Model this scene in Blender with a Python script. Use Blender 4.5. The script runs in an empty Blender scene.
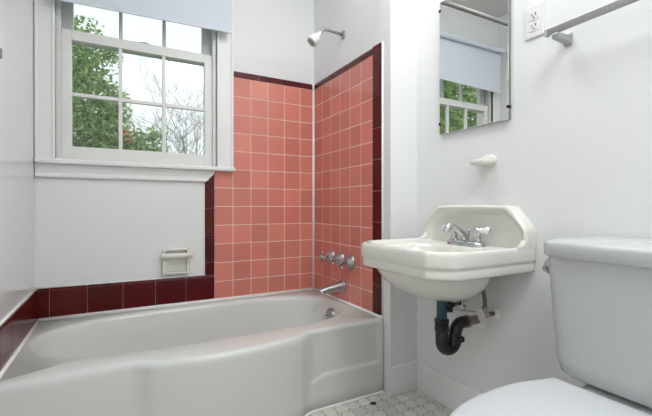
import bpy, bmesh, math, random
from mathutils import Vector, Matrix
random.seed(7)
PI = math.pi
scene = bpy.context.scene
COL = scene.collection

# ------------------------------------------------------------------ materials
def material(name, color, rough=0.5, metal=0.0, spec=0.5, coat=0.0, bump=0.0, bump_scale=40.0,
             var=0.0, var_scale=6.0, island=0.0):
    m = bpy.data.materials.new(name); m.use_nodes = True
    nt = m.node_tree; b = nt.nodes['Principled BSDF']
    b.inputs['Base Color'].default_value = (*color, 1)
    b.inputs['Roughness'].default_value = rough
    b.inputs['Metallic'].default_value = metal
    b.inputs['Specular IOR Level'].default_value = spec
    b.inputs['Coat Weight'].default_value = coat
    b.inputs['Coat Roughness'].default_value = 0.06
    tc = nt.nodes.new('ShaderNodeTexCoord')
    if bump:
        n = nt.nodes.new('ShaderNodeTexNoise'); n.inputs['Scale'].default_value = bump_scale
        n.inputs['Detail'].default_value = 4
        bp = nt.nodes.new('ShaderNodeBump'); bp.inputs['Strength'].default_value = bump
        bp.inputs['Distance'].default_value = 0.004
        nt.links.new(tc.outputs['Object'], n.inputs['Vector'])
        nt.links.new(n.outputs['Fac'], bp.inputs['Height'])
        nt.links.new(bp.outputs['Normal'], b.inputs['Normal'])
    if var or island:
        hs = nt.nodes.new('ShaderNodeHueSaturation'); hs.inputs['Color'].default_value = (*color, 1)
        last = None
        if island:
            g = nt.nodes.new('ShaderNodeNewGeometry')
            mr = nt.nodes.new('ShaderNodeMapRange')
            mr.inputs['To Min'].default_value = 1 - island; mr.inputs['To Max'].default_value = 1 + island
            nt.links.new(g.outputs['Random Per Island'], mr.inputs['Value'])
            last = mr.outputs['Result']
            w = nt.nodes.new('ShaderNodeTexWhiteNoise'); w.noise_dimensions = '1D'
            nt.links.new(g.outputs['Random Per Island'], w.inputs['W'])
            m2 = nt.nodes.new('ShaderNodeMapRange')
            m2.inputs['To Min'].default_value = 0.5 - island * 0.045; m2.inputs['To Max'].default_value = 0.5 + island * 0.045
            nt.links.new(w.outputs['Value'], m2.inputs['Value'])
            nt.links.new(m2.outputs['Result'], hs.inputs['Hue'])
        if var:
            n2 = nt.nodes.new('ShaderNodeTexNoise'); n2.inputs['Scale'].default_value = var_scale
            n2.inputs['Detail'].default_value = 3
            nt.links.new(tc.outputs['Object'], n2.inputs['Vector'])
            m3 = nt.nodes.new('ShaderNodeMapRange')
            m3.inputs['To Min'].default_value = 1 - var; m3.inputs['To Max'].default_value = 1 + var
            nt.links.new(n2.outputs['Fac'], m3.inputs['Value'])
            if last:
                mu = nt.nodes.new('ShaderNodeMath'); mu.operation = 'MULTIPLY'
                nt.links.new(last, mu.inputs[0]); nt.links.new(m3.outputs['Result'], mu.inputs[1])
                last = mu.outputs['Value']
            else:
                last = m3.outputs['Result']
        nt.links.new(last, hs.inputs['Value'])
        nt.links.new(hs.outputs['Color'], b.inputs['Base Color'])
    return m

def emitter(name, color, strength):
    m = material(name, (0.9, 0.88, 0.84), 0.3)
    b = m.node_tree.nodes['Principled BSDF']
    b.inputs['Emission Color'].default_value = (*color, 1)
    b.inputs['Emission Strength'].default_value = strength
    return m

def pane_glass(name):
    m = bpy.data.materials.new(name); m.use_nodes = True
    nt = m.node_tree; nt.nodes.clear()
    out = nt.nodes.new('ShaderNodeOutputMaterial'); mix = nt.nodes.new('ShaderNodeMixShader')
    tr = nt.nodes.new('ShaderNodeBsdfTransparent'); gl = nt.nodes.new('ShaderNodeBsdfGlossy')
    lw = nt.nodes.new('ShaderNodeLayerWeight'); pw = nt.nodes.new('ShaderNodeMath'); pw.operation = 'POWER'; pw.inputs[1].default_value = 5
    fr = nt.nodes.new('ShaderNodeMath'); fr.operation = 'MULTIPLY_ADD'; fr.inputs[1].default_value = 0.9; fr.inputs[2].default_value = 0.04
    lw.inputs['Blend'].default_value = 0.5
    nt.links.new(lw.outputs['Facing'], pw.inputs[0]); nt.links.new(pw.outputs['Value'], fr.inputs[0])
    tr.inputs['Color'].default_value = (0.97, 0.985, 0.98, 1); gl.inputs['Roughness'].default_value = 0.0
    nt.links.new(fr.outputs['Value'], mix.inputs['Fac']); nt.links.new(tr.outputs['BSDF'], mix.inputs[1])
    nt.links.new(gl.outputs['BSDF'], mix.inputs[2]); nt.links.new(mix.outputs['Shader'], out.inputs['Surface'])
    return m

def leaf_material(name, color, trans):
    m = material(name, color, 0.4, island=0.75)
    nt = m.node_tree; b = nt.nodes['Principled BSDF']; out = nt.nodes['Material Output']
    t = nt.nodes.new('ShaderNodeBsdfTranslucent'); t.inputs['Color'].default_value = (*trans, 1)
    mix = nt.nodes.new('ShaderNodeMixShader'); mix.inputs['Fac'].default_value = 0.35
    nt.links.new(b.outputs['BSDF'], mix.inputs[1]); nt.links.new(t.outputs['BSDF'], mix.inputs[2])
    nt.links.new(mix.outputs['Shader'], out.inputs['Surface'])
    return m

M = dict(
    paint=material('wall_paint', (0.82, 0.825, 0.82), 0.5, bump=0.10, bump_scale=30, spec=0.4),
    gloss_paint=material('semi_gloss_wall_paint', (0.80, 0.81, 0.81), 0.13, bump=0.006, bump_scale=6, spec=0.5),
    ceiling=material('ceiling_paint', (0.72, 0.72, 0.71), 0.8),
    trim=material('trim_paint', (0.84, 0.84, 0.83), 0.32, bump=0.05, bump_scale=20),
    sash=material('sash_paint', (0.78, 0.78, 0.755), 0.35),
    jamb=material('shaded_upper_sash_paint', (0.66, 0.69, 0.68), 0.4),  # upper sash only: its shade is put into this grey-blue colour
    pink=material('pink_tile_glaze', (0.70, 0.235, 0.185), 0.2, spec=0.4, coat=0.1, island=0.09, bump=0.03, bump_scale=14),
    maroon=material('maroon_tile_glaze', (0.095, 0.003, 0.004), 0.2, spec=0.35, coat=0.0, island=0.22, bump=0.02, bump_scale=14),
    grout=material('pink_grout', (0.87, 0.65, 0.57), 0.85, var=0.08, var_scale=30),
    caulk=material('white_caulk', (0.90, 0.89, 0.87), 0.6, var=0.06, var_scale=30),
    tub=material('tub_enamel', (0.69, 0.70, 0.675), 0.27, coat=0.1),
    sink=material('sink_porcelain', (0.78, 0.77, 0.71), 0.10, coat=0.5),
    china=material('soap_dish_ceramic', (0.76, 0.75, 0.69), 0.18, coat=0.3),
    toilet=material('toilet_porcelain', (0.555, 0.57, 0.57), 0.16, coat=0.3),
    seat=material('seat_plastic', (0.64, 0.66, 0.675), 0.3),
    chrome=material('chrome', (0.58, 0.60, 0.62), 0.12, metal=1.0, var=0.08, var_scale=25),
    dull=material('dull_chrome', (0.43, 0.435, 0.44), 0.30, metal=1.0, var=0.12, var_scale=30),
    alu=material('brushed_aluminium', (0.37, 0.365, 0.36), 0.42, metal=1.0),
    steel_rod=material('steel_rod', (0.24, 0.24, 0.235), 0.5, metal=0.4),
    brass=material('corroded_brass', (0.30, 0.17, 0.08), 0.5, metal=0.6, var=0.4, var_scale=60),
    hose=material('braided_hose', (0.20, 0.17, 0.14), 0.5, metal=0.2, bump=0.5, bump_scale=400),
    black=material('black_plastic', (0.012, 0.012, 0.013), 0.38, bump=0.15, bump_scale=60),
    pink_metal=material('tarnished_metal', (0.42, 0.33, 0.30), 0.4, metal=0.7, var=0.3, var_scale=50),
    teal=material('teal_plastic', (0.02, 0.075, 0.095), 0.4),
    dark=material('dark_void', (0.02, 0.02, 0.02), 0.7),
    mirror=material('mirror_silver', (0.93, 0.94, 0.93), 0.0, metal=1.0),
    mirror_edge=material('mirror_edge', (0.18, 0.20, 0.19), 0.3),
    white_plastic=material('white_plastic', (0.80, 0.80, 0.78), 0.3),
    porcelain_white=material('white_porcelain', (0.88, 0.88, 0.88), 0.12, coat=0.4),
    shade=material('shade_vinyl', (0.66, 0.71, 0.77), 0.6, bump=0.03, bump_scale=250),
    floor_tile=material('white_floor_tile', (0.69, 0.67, 0.62), 0.3, island=0.10, var=0.06, var_scale=12),
    floor_grout=material('dirty_floor_grout', (0.27, 0.23, 0.18), 0.9, var=0.2, var_scale=20),
    black_tile=material('black_floor_tile', (0.01, 0.01, 0.01), 0.3),
    glass=pane_glass('window_glass'),
    leaf=leaf_material('green_leaf', (0.25, 0.36, 0.135), (0.48, 0.65, 0.25)),
    leaf_orange=leaf_material('orange_leaf', (0.65, 0.24, 0.05), (0.6, 0.25, 0.05)),
    bark=material('grey_bark', (0.36, 0.34, 0.32), 0.9, var=0.3, var_scale=20),
    lawn=material('lawn', (0.10, 0.16, 0.05), 0.9, var=0.3, var_scale=3),
    door=material('door_paint', (0.78, 0.78, 0.77), 0.35),
    ceiling_lamp=emitter('ceiling_lamp_glass', (0.945, 0.98, 1.0), 8.5),
    fill_lamp=emitter('fill_lamp_glass', (0.945, 0.98, 1.0), 14.0),  # glow of the added fill lamp behind the camera
    sconce_lamp=emitter('sconce_bulb_glass', (1.0, 0.72, 0.42), 6.0),
)

# ------------------------------------------------------------------ mesh helper
def world_loc(o):
    v = Vector((0, 0, 0))
    while o is not None:
        v += o.location; o = o.parent
    return v

class MB:
    """Collects shapes in world coordinates and links them as ONE mesh object."""
    def __init__(self): self.v = []; self.f = []; self.mi = []; self.sm = []
    def add(self, verts, faces, mi=0, smooth=True):
        n = len(self.v); self.v += [tuple(p) for p in verts]
        for f in faces:
            self.f.append([i + n for i in f]); self.mi.append(mi); self.sm.append(smooth)
        return self
    def box(self, a, b, mi=0):
        (x0, x1), (y0, y1), (z0, z1) = sorted((a[0], b[0])), sorted((a[1], b[1])), sorted((a[2], b[2]))
        v = [(x0,y0,z0),(x1,y0,z0),(x1,y1,z0),(x0,y1,z0),(x0,y0,z1),(x1,y0,z1),(x1,y1,z1),(x0,y1,z1)]
        return self.add(v, [(0,3,2,1),(4,5,6,7),(0,1,5,4),(1,2,6,5),(2,3,7,6),(3,0,4,7)], mi, False)
    def loft(self, rings, cap0=True, cap1=True, closed=True, mi=0, smooth=True):
        n = len(rings[0]); v = [p for r in rings for p in r]; f = []
        for k in range(len(rings) - 1):
            for i in range(n if closed else n - 1):
                j = (i + 1) % n
                f.append((k*n+i, k*n+j, (k+1)*n+j, (k+1)*n+i))
        if cap0: f.append(tuple(range(n))[::-1])
        if cap1: f.append(tuple((len(rings)-1)*n + i for i in range(n)))
        return self.add(v, f, mi, smooth)
    def lathe(self, base, axis, prof, seg=24, mi=0, smooth=True):
        """prof: list of (radius, distance along axis)."""
        ax = Vector(axis).normalized(); base = Vector(base)
        u = ax.orthogonal().normalized(); w = ax.cross(u)
        rings = [[base + ax*d + (u*math.cos(2*PI*i/seg) + w*math.sin(2*PI*i/seg))*max(r, 1e-5) for i in range(seg)] for r, d in prof]
        return self.loft(rings, mi=mi, smooth=smooth)
    def tube(self, pts, rad, seg=12, mi=0):
        pts = [Vector(p) for p in pts]; n = len(pts)
        R = rad if isinstance(rad, (list, tuple)) else [rad]*n
        rings = []; u = None
        for i, p in enumerate(pts):
            t = ((pts[min(i+1, n-1)] - pts[max(i-1, 0)])).normalized()
            u = (t.orthogonal() if u is None else u - t*u.dot(t)).normalized()
            w = t.cross(u)
            rings.append([p + (u*math.cos(2*PI*k/seg) + w*math.sin(2*PI*k/seg))*R[i] for k in range(seg)])
        return self.loft(rings, mi=mi)
    def ball(self, c, r, sx=1, sy=1, sz=1, seg=16, rings=10, mi=0):
        c = Vector(c); rr = []
        for k in range(rings + 1):
            a = -PI/2 + PI*k/rings; q = max(math.cos(a), 1e-4)*r
            rr.append([c + Vector((q*math.cos(2*PI*i/seg)*sx, q*math.sin(2*PI*i/seg)*sy, r*math.sin(a)*sz)) for i in range(seg)])
        return self.loft(rr, mi=mi)
    def build(self, name, mats, parent=None, origin=None, bevel=0, bevel_seg=2, auto=None, subsurf=0):
        if not isinstance(mats, (list, tuple)): mats = [mats]
        if parent is not None: o0 = world_loc(parent)
        elif origin is not None: o0 = Vector(origin)
        else:
            xs, ys, zs = zip(*self.v)
            o0 = Vector(((min(xs)+max(xs))/2, (min(ys)+max(ys))/2, min(zs)))
        me = bpy.data.meshes.new(name)
        me.from_pydata([tuple(Vector(p) - o0) for p in self.v], [], self.f)
        for m in mats: me.materials.append(m)
        for p, mi, sm in zip(me.polygons, self.mi, self.sm): p.material_index = mi; p.use_smooth = sm
        bm = bmesh.new(); bm.from_mesh(me)
        bmesh.ops.recalc_face_normals(bm, faces=bm.faces); bm.to_mesh(me); bm.free(); me.update()
        o = bpy.data.objects.new(name, me); COL.objects.link(o)
        if parent is not None: o.parent = parent
        else: o.location = o0
        if bevel:
            md = o.modifiers.new('bevel', 'BEVEL'); md.width = bevel; md.segments = bevel_seg
            md.limit_method = 'ANGLE'; md.angle_limit = math.radians(40)
        if subsurf:
            md = o.modifiers.new('subsurf', 'SUBSURF'); md.levels = subsurf; md.render_levels = subsurf
        if auto is not None:
            bm = bmesh.new(); bm.from_mesh(me)
            for e in bm.edges:
                if len(e.link_faces) == 2 and e.calc_face_angle(0) > math.radians(auto): e.smooth = False
            bm.to_mesh(me); bm.free()
        return o

def tag(o, label, cat, group=None, kind=None):
    o['label'] = label; o['category'] = cat
    if group: o['group'] = group
    if kind: o['kind'] = kind
    return o
def thing(name, loc, label, cat, group=None):
    o = bpy.data.objects.new(name, None); COL.objects.link(o); o.location = loc
    o.empty_display_size = 0.05
    return tag(o, label, cat, group)
def struct(o, label=None, cat=None):
    o['kind'] = 'structure'
    if label: o['label'] = label; o['category'] = cat
    return o

def arc(c, u, w, r, a0, a1, n):
    c, u, w = Vector(c), Vector(u), Vector(w)
    return [c + (u*math.cos(a0+(a1-a0)*i/n) + w*math.sin(a0+(a1-a0)*i/n))*r for i in range(n+1)]
def smooth(t): t = max(0.0, min(1.0, t)); return t*t*(3-2*t)

# ------------------------------------------------------------------ dimensions
WL, WS, YJ, YF, ZC = -1.493, 0.166, -0.810, -2.95, 2.57   # left wall, sink wall, jog face, front wall, ceiling
P = 0.1095                                                # wall tile pitch

# ------------------------------------------------------------------ room shell
m = MB(); OX0, OX1, OZ0, OZ1 = -1.414, -0.637, 1.110, 2.225
m.box((WL-0.14, 0, -0.1), (OX0, 0.15, ZC)); m.box((OX1, 0, -0.1), (0.31, 0.15, ZC))
m.box((OX0, 0, -0.1), (OX1, 0.15, OZ0)); m.box((OX0, 0, OZ1), (OX1, 0.15, ZC))
wall_back = struct(m.build('wall_back', M['paint']), 'white painted back wall with the window above the tub', 'wall')
wall_left = struct(MB().box((WL-0.14, YF, -0.1), (WL, 0, ZC)).build('wall_left', M['gloss_paint']), 'glossy white left wall beside the tub', 'wall')
wall_right = struct(MB().box((WS, YF, -0.1), (WS+0.14, YJ, ZC)).build('wall_right', M['paint']), 'white right wall carrying mirror, sink and toilet tank', 'wall')
wall_alcove = struct(MB().box((0, YJ, -0.1), (WS+0.14, 0, ZC)).build('wall_alcove', M['paint']), 'white thick wall at the shower end of the tub', 'wall')
m = MB(); DX0, DX1 = -1.36, -0.60
m.box((WL-0.14, YF-0.12, -0.1), (DX0, YF, ZC)); m.box((DX1, YF-0.12, -0.1), (WS+0.14, YF, ZC)); m.box((DX0, YF-0.12, 2.03), (DX1, YF, ZC))
struct(m.build('wall_front', M['paint']), 'white wall behind the camera with the door', 'wall')
dr = struct(thing('door_1', (-0.98, YF-0.06, 0), 'white panelled door behind the camera', 'door'))
m = MB(); m.box((DX0, YF-0.075, 0.005), (DX1, YF-0.04, 2.03))
for z0, z1 in ((0.25, 0.95), (1.12, 1.85)):
    for x0, x1 in ((-1.26, -1.01), (-0.95, -0.70)):
        m.box((x0, YF-0.04, z0), (x1, YF-0.03, z1))
m.build('door_leaf', M['door'], dr, bevel=0.004)
MB().lathe((-0.66, YF-0.04, 1.0), (0, 1, 0), [(0.026, 0), (0.026, 0.006), (0.010, 0.008), (0.010, 0.035), (0.026, 0.045), (0.026, 0.06), (0.012, 0.066)]).build('door_knob', M['chrome'], dr)
m = MB(); m.box((DX0-0.08, YF, 0), (DX0, YF+0.018, 2.11)); m.box((DX1, YF, 0), (DX1+0.08, YF+0.018, 2.11)); m.box((DX0, YF, 2.03), (DX1, YF+0.018, 2.11))
struct(m.build('trim_1', M['trim'], bevel=0.003), 'white door casing', 'trim')
struct(MB().box((WL-0.14, YF-0.12, ZC), (WS+0.14, 0.15, ZC+0.1)).build('ceiling', M['ceiling']), 'off white ceiling', 'ceiling')

# floor: octagon and dot mosaic, grout showing between
m = MB(); m.box((WL-0.14, YF-0.12, -0.12), (WS+0.14, 0.0, -0.0035), 1)
q = 0.060; gx, gy = -0.143, -0.797; c = q*0.255; g = 0.0015
for i in range(-24, 8):
    for j in range(-36, 2):
        x, y = gx+i*q, gy+j*q
        if x < WL-0.03 or x > WS+0.03 or y < YF-0.03 or y > -0.70: continue
        h = q/2-g; k = h-c+g*0.6
        ring = [(h,-k),(h,k),(k,h),(-k,h),(-h,k),(-h,-k),(-k,-h),(k,-h)]
        m.loft([[(x+a, y+b, -0.0036) for a, b in ring], [(x+a*0.985, y+b*0.985, -0.0005) for a, b in ring], [(x+a*0.95, y+b*0.95, 0) for a, b in ring]], cap0=False, smooth=False)
        s = c-g*1.3; xx, yy = x+q/2, y+q/2
        black = abs(xx+0.113) < 0.02 and abs(yy+0.827) < 0.02
        d = [(s,0),(0,s),(-s,0),(0,-s)]
        if black: d = [(0.014, 0.0095), (-0.014, 0.0095), (-0.014, -0.0095), (0.014, -0.0095)]
        m.loft([[(xx+a, yy+b, -0.0036) for a, b in d], [(xx+a*0.94, yy+b*0.94, 0.0016 if black else 0) for a, b in d]], cap0=False, smooth=False, mi=2 if black else 0)
struct(m.build('floor', [M['floor_tile'], M['floor_grout'], M['black_tile']], origin=(-0.7, -1.5, 0)), 'white octagon mosaic floor with grey grout', 'floor')

# baseboards
def base(name, a, b, top, lab):
    m = MB(); m.box((a[0], a[1], 0), (b[0], b[1], top))
    return struct(m.build(name, M['trim'], bevel=0.005, bevel_seg=3), lab, 'baseboard')
base('baseboard_right', (WS-0.010, YF, 0), (WS, YJ-0.010, 0), 0.139, 'white baseboard under the sink')
base('baseboard_alcove', (-0.008, YJ-0.010, 0), (WS, YJ, 0), 0.139, 'white baseboard on the wall end beside the tub')
base('baseboard_left', (WL, YF, 0), (WL+0.010, -0.83, 0), 0.139, 'white baseboard on the left wall')

# ------------------------------------------------------------------ wall tiles (patterns of the walls)
def tiles(m, org, u, v, n, us, vs, proud=0.008, gap=0.0016, mi=0, bev=0.0018, skip=None, tilt=0.004):
    org, u, v, n = Vector(org), Vector(u), Vector(v), Vector(n)
    for a in range(len(us)-1):
        for b in range(len(vs)-1):
            if skip and skip(us[a], us[a+1], vs[b], vs[b+1]): continue
            u0, u1, v0, v1 = us[a]+gap, us[a+1]-gap, vs[b]+gap, vs[b+1]-gap
            tu, tv = random.uniform(-tilt, tilt), random.uniform(-tilt, tilt)
            def pt(x, y, h): return org + u*x + v*y + n*(h + (tu*(x-(u0+u1)/2) + tv*(y-(v0+v1)/2) if h > 0.004 else 0))
            def ring(i, h): return [pt(u0+i, v0+i, h), pt(u1-i, v0+i, h), pt(u1-i, v1-i, h), pt(u0+i, v1-i, h)]
            m.loft([ring(0, 0), ring(0, proud-bev*0.7), ring(bev*0.35, proud-bev*0.2), ring(bev, proud)], cap0=False, mi=mi, smooth=False)
def sheet(m, org, u, v, n, u0, u1, v0, v1, h, mi):
    org, u, v, n = Vector(org), Vector(u), Vector(v), Vector(n)
    r = lambda k: [org+u*u0+v*v0+n*k, org+u*u1+v*v0+n*k, org+u*u1+v*v1+n*k, org+u*u0+v*v1+n*k]
    m.loft([r(0), r(h)], mi=mi, smooth=False)
ZT = 0.3595; ZPT = 1.676; ZCAP = 1.714
zrows = [ZT, 0.469] + [0.469 + P*k for k in range(1, 11)] + [ZPT]
zrows = [1.5638 - P*k for k in range(10, -1, -1)]; zrows = [ZT] + zrows + [ZPT]
XB = -0.6543
# back wall pink field
xcols = [XB + P*k for k in range(6)] + [-0.009]
m = MB(); BK = ((0, 0, 0), (1, 0, 0), (0, 0, 1), (0, -1, 0))
low = [z for z in zrows if z < 1.16]
def under_sill(u0, u1, v0, v1): return u0 < -0.56 and v1 > 1.15
tiles(m, *BK, xcols, zrows, skip=under_sill)
sheet(m, *BK, XB+0.001, -0.009, ZT, 1.125, 0.0074, 1); sheet(m, *BK, -0.5435, -0.009, 1.125, ZPT, 0.0074, 1)
m.build('pink_tile_field', [M['pink'], M['grout']], wall_back)
# back wall maroon cap, vertical trim, low band
def bull(m, org, u, v, n, us, vs, proud, side, mi=0, gap=0.001):
    """bullnose tiles: rounded over on one side ('v1','u0','u1')."""
    org, u, v, n = Vector(org), Vector(u), Vector(v), Vector(n)
    for a in range(len(us)-1):
        for b in range(len(vs)-1):
            u0, u1, v0, v1 = us[a], us[a+1], vs[b], vs[b+1]
            R = 0.016
            prof = [(0, proud)] + [(R*(math.sin(t)), proud*(0.25+0.75*math.cos(t))) for t in [PI/2*k/5 for k in range(6)]]
            rows = []
            if side == 'v1':
                vv = [(v0+gap, 0), (v0+gap, proud)] + [(v1-R+p[0], p[1]) for p in prof[1:]] + [(v1, 0)]
                rows = [[org+u*(u0+gap)+v*y+n*h for y, h in vv], [org+u*(u1-gap)+v*y+n*h for y, h in vv]]
            else:
                s0, s1 = (u0, u1) if side == 'u1' else (u1, u0)
                sg = 1 if side == 'u1' else -1
                uu = [(s0+gap*sg, 0), (s0+gap*sg, proud)] + [(s1-(R-p[0])*sg, p[1]) for p in prof[1:]] + [(s1, 0)]
                rows = [[org+u*x+v*(v0+gap)+n*h for x, h in uu], [org+u*x+v*(v1-gap)+n*h for x, h in uu]]
            m.loft(rows, mi=mi, smooth=False)
m = MB()
bull(m, *BK, [-0.5445, -0.386, -0.237, -0.083, -0.009], [ZPT, ZCAP], 0.010, 'v1')
bull(m, *BK, [-0.706, XB], [0.5115, 0.584, 0.740, 0.896, 1.052, 1.108], 0.012, 'u0')
Q = 0.1565; us = [WL+0.010] + [XB - Q*k for k in range(5, -1, -1)]
bull(m, *BK, us, [ZT, 0.5095], 0.012, 'v1')
sheet(m, *BK, -0.540, -0.009, ZPT, ZCAP-0.010, 0.006, 1); sheet(m, *BK, -0.700, XB, 0.51, 1.10, 0.006, 1); sheet(m, *BK, WL+0.01, XB, ZT, 0.500, 0.008, 1)
m.build('maroon_tile_border', [M['maroon'], M['grout']], wall_back)
# left wall band
LW = ((WL, 0, 0), (0, 1, 0), (0, 0, 1), (1, 0, 0)); m = MB()
us = [-0.80, -0.655, -0.4985, -0.342, -0.185, -0.030, -0.012]
bull(m, *LW, us, [ZT, 0.5105], 0.011, 'v1'); sheet(m, *LW, -0.80, -0.012, ZT, 0.50, 0.007, 1)
m.build('maroon_tile_band', [M['maroon'], M['grout']], wall_left)
# alcove (shower end) wall
RW = ((0, 0, 0), (0, -1, 0), (0, 0, 1), (-1, 0, 0)); m = MB()
ycols = [0.009] + [0.677 - P*k for k in range(5, -1, -1)]
tiles(m, *RW, [y for y in ycols], zrows); sheet(m, *RW, 0.009, 0.677, ZT, ZPT, 0.0074, 1)
m.build('pink_tile_field', [M['pink'], M['grout']], wall_alcove)
m = MB()
bull(m, *RW, [0.009, 0.122, 0.272, 0.42, 0.566, 0.677], [ZPT, ZCAP], 0.010, 'v1')
bull(m, *RW, [0.677, 0.747], [ZT, 0.514, 0.671, 0.827, 0.984, 1.141, 1.298, 1.455, 1.612, ZPT, ZCAP], 0.010, 'u1')
sheet(m, *RW, 0.009, 0.74, ZPT, ZCAP-0.008, 0.006, 1); sheet(m, *RW, 0.677, 0.735, ZT, ZPT, 0.006, 1)
m.build('maroon_tile_border', [M['maroon'], M['grout']], wall_alcove)
# ------------------------------------------------------------------ window
win = struct(thing('window_1', (-1.025, 0, 1.10), 'white double hung window with divided panes above the tub', 'window'))
m = MB()
m.box((WL+0.002, -0.020, 1.130), (-1.411, 0.0, 2.225)); m.box((-0.640, -0.020, 1.130), (-0.547, 0.0, 2.225))
m.box((WL+0.002, -0.020, 2.225), (-0.547, 0.0, 2.30))
for x0, x1 in ((-1.425, -1.411), (-0.640, -0.626)): m.box((x0, -0.025, 1.130), (x1, 0.0, 2.24))
m.box((-0.560, -0.027, 1.130), (-0.545, 0.0, 2.30)); m.box((WL+0.002, -0.027, 1.13), (WL+0.014, 0, 2.30))
m.build('casing', M['trim'], win, bevel=0.003)
m = MB()
m.box((OX0-0.003, 0.0, 1.13), (-1.391, 0.014, 2.225)); m.box((-0.661, 0.0, 1.13), (OX1+0.003, 0.024, 2.225))
m.box((OX0, 0.024, 1.11), (OX0+0.006, 0.15, 2.225)); m.box((OX1-0.006, 0.024, 1.11), (OX1, 0.15, 2.225)); m.box((OX0, 0.0, 2.215), (OX1, 0.15, 2.225))
m.build('jamb', M['sash'], win, bevel=0.002)
m = MB(); m.box((WL+0.002, -0.048, 1.111), (-0.540, 0.03, 1.1365)); m.build('stool', M['trim'], win, bevel=0.008, bevel_seg=3)
m = MB()
prof = [(0.0, 1.111), (-0.026, 1.111), (-0.026, 1.100), (-0.020, 1.092), (-0.016, 1.075), (-0.016, 1.066), (-0.021, 1.060), (-0.021, 1.050), (-0.010, 1.044), (0.0, 1.044)]
L = [(WL+0.002, y, z) for y, z in prof]; Rr = [(-0.655 - max(0, (1.098-z))*0.9, y, z) for y, z in prof]
m.loft([L, Rr], smooth=False); m.build('apron', M['trim'], win, bevel=0.002)
# sashes
def sash(name, x0, x1, z0, z1, yb, yf, stile, top, bot, muntx, muntz, w=0.018):
    m = MB()
    m.box((x0, yf, z0), (x0+stile, yb, z1)); m.box((x1-stile, yf, z0), (x1, yb, z1))
    m.box((x0+stile, yf, z1-top), (x1-stile, yb, z1)); m.box((x0+stile, yf, z0), (x1-stile, yb, z0+bot))
    ym = yf+0.006
    for x in muntx: m.box((x-w/2, ym, z0+bot), (x+w/2, yb-0.004, z1-top))
    xs = [x0+stile] + [x for x in muntx] + [x1-stile]
    for z in muntz:
        for a in range(len(xs)-1):
            m.box((xs[a]+(w/2 if a else 0), ym, z-w/2), (xs[a+1]-(w/2 if a < len(xs)-2 else 0), yb-0.004, z+w/2))
    o = m.build(name, M['sash'] if name.startswith('lower') else M['jamb'], win, bevel=0.002)  # upper sash takes the greyer colour that stands in for its shade
    zs = [z0+bot] + list(muntz) + [z1-top]; yg = (ym+yb)/2
    for a in range(len(xs)-1):
        for b in range(len(zs)-1):
            MB().box((xs[a]+0.002, yg-0.0015, zs[b]+0.002), (xs[a+1]-0.002, yg+0.0015, zs[b+1]-0.002)).build('pane', M['glass'], o)
    return o
ls = sash('lower_sash', -1.391, -0.661, 1.137, 1.789, 0.050, 0.016, 0.043, 0.050, 0.070, [-1.133, -0.921], [1.470])
us_ = sash('upper_sash', -1.404, -0.647, 1.745, 2.215, 0.100, 0.066, 0.060, 0.045, 0.040, [-1.131, -0.914], [1.99])
m = MB(); m.box((-1.075, 0.030, 1.780), (-1.005, 0.058, 1.786)); m.lathe((-1.04, 0.044, 1.786), (0, 0, 1), [(0.016, 0), (0.016, 0.006), (0.010, 0.012)], 16)
m.tube([(-1.04, 0.04, 1.795), (-1.02, 0.035, 1.797), (-0.995, 0.032, 1.795)], [0.005, 0.005, 0.003], 8)
m.build('sash_lock', M['alu'], ls, bevel=0.001)

# roller shade
rs = thing('roller_shade', (-1.02, -0.05, 1.90), 'pale blue grey roller shade half drawn over the window', 'window shade')
SX0, SX1, SY = -1.432, -0.569, -0.078
m = MB(); sl = 0.0; zb0, zb1 = 1.882, 1.904
xs = [SX0 + (SX1-SX0)*i/20 for i in range(21)]
front = []
rows = [[(x, SY-0.0006, zb0-0.0+0.022*(x-SX0)/(SX1-SX0) + (2.232-zb0-0.022*(x-SX0)/(SX1-SX0))*t) for t in (0, .25, .5, .75, 1)] for x in xs]
rows2 = [[(x, SY+0.0006, z) for x, y, z in r] for r in rows]
m.loft([r + rows2[i][::-1] for i, r in enumerate(rows)], smooth=False)
m.build('shade_fabric', M['shade'], rs)
MB().lathe((SX0-0.012, SY-0.0235, 2.236), (1, 0, 0), [(0.0225, 0), (0.0225, SX1-SX0+0.022)], 20).build('roller', M['shade'], rs, auto=40)
m = MB(); m.loft([[(SX0, SY-0.004, zb0-0.004), (SX0, SY+0.004, zb0-0.004), (SX0, SY+0.004, zb0+0.012), (SX0, SY-0.004, zb0+0.012)],
                  [(SX1, SY-0.004, zb1-0.004), (SX1, SY+0.004, zb1-0.004), (SX1, SY+0.004, zb1+0.012), (SX1, SY-0.004, zb1+0.012)]], smooth=False)
m.build('hem_bar', M['shade'], rs, bevel=0.002)
for x in (SX0-0.0165, SX1+0.0105):
    MB().box((x, SY-0.036, 2.215), (x+0.004, -0.0275, 2.262)).build('bracket', M['white_plastic'], rs)

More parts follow.
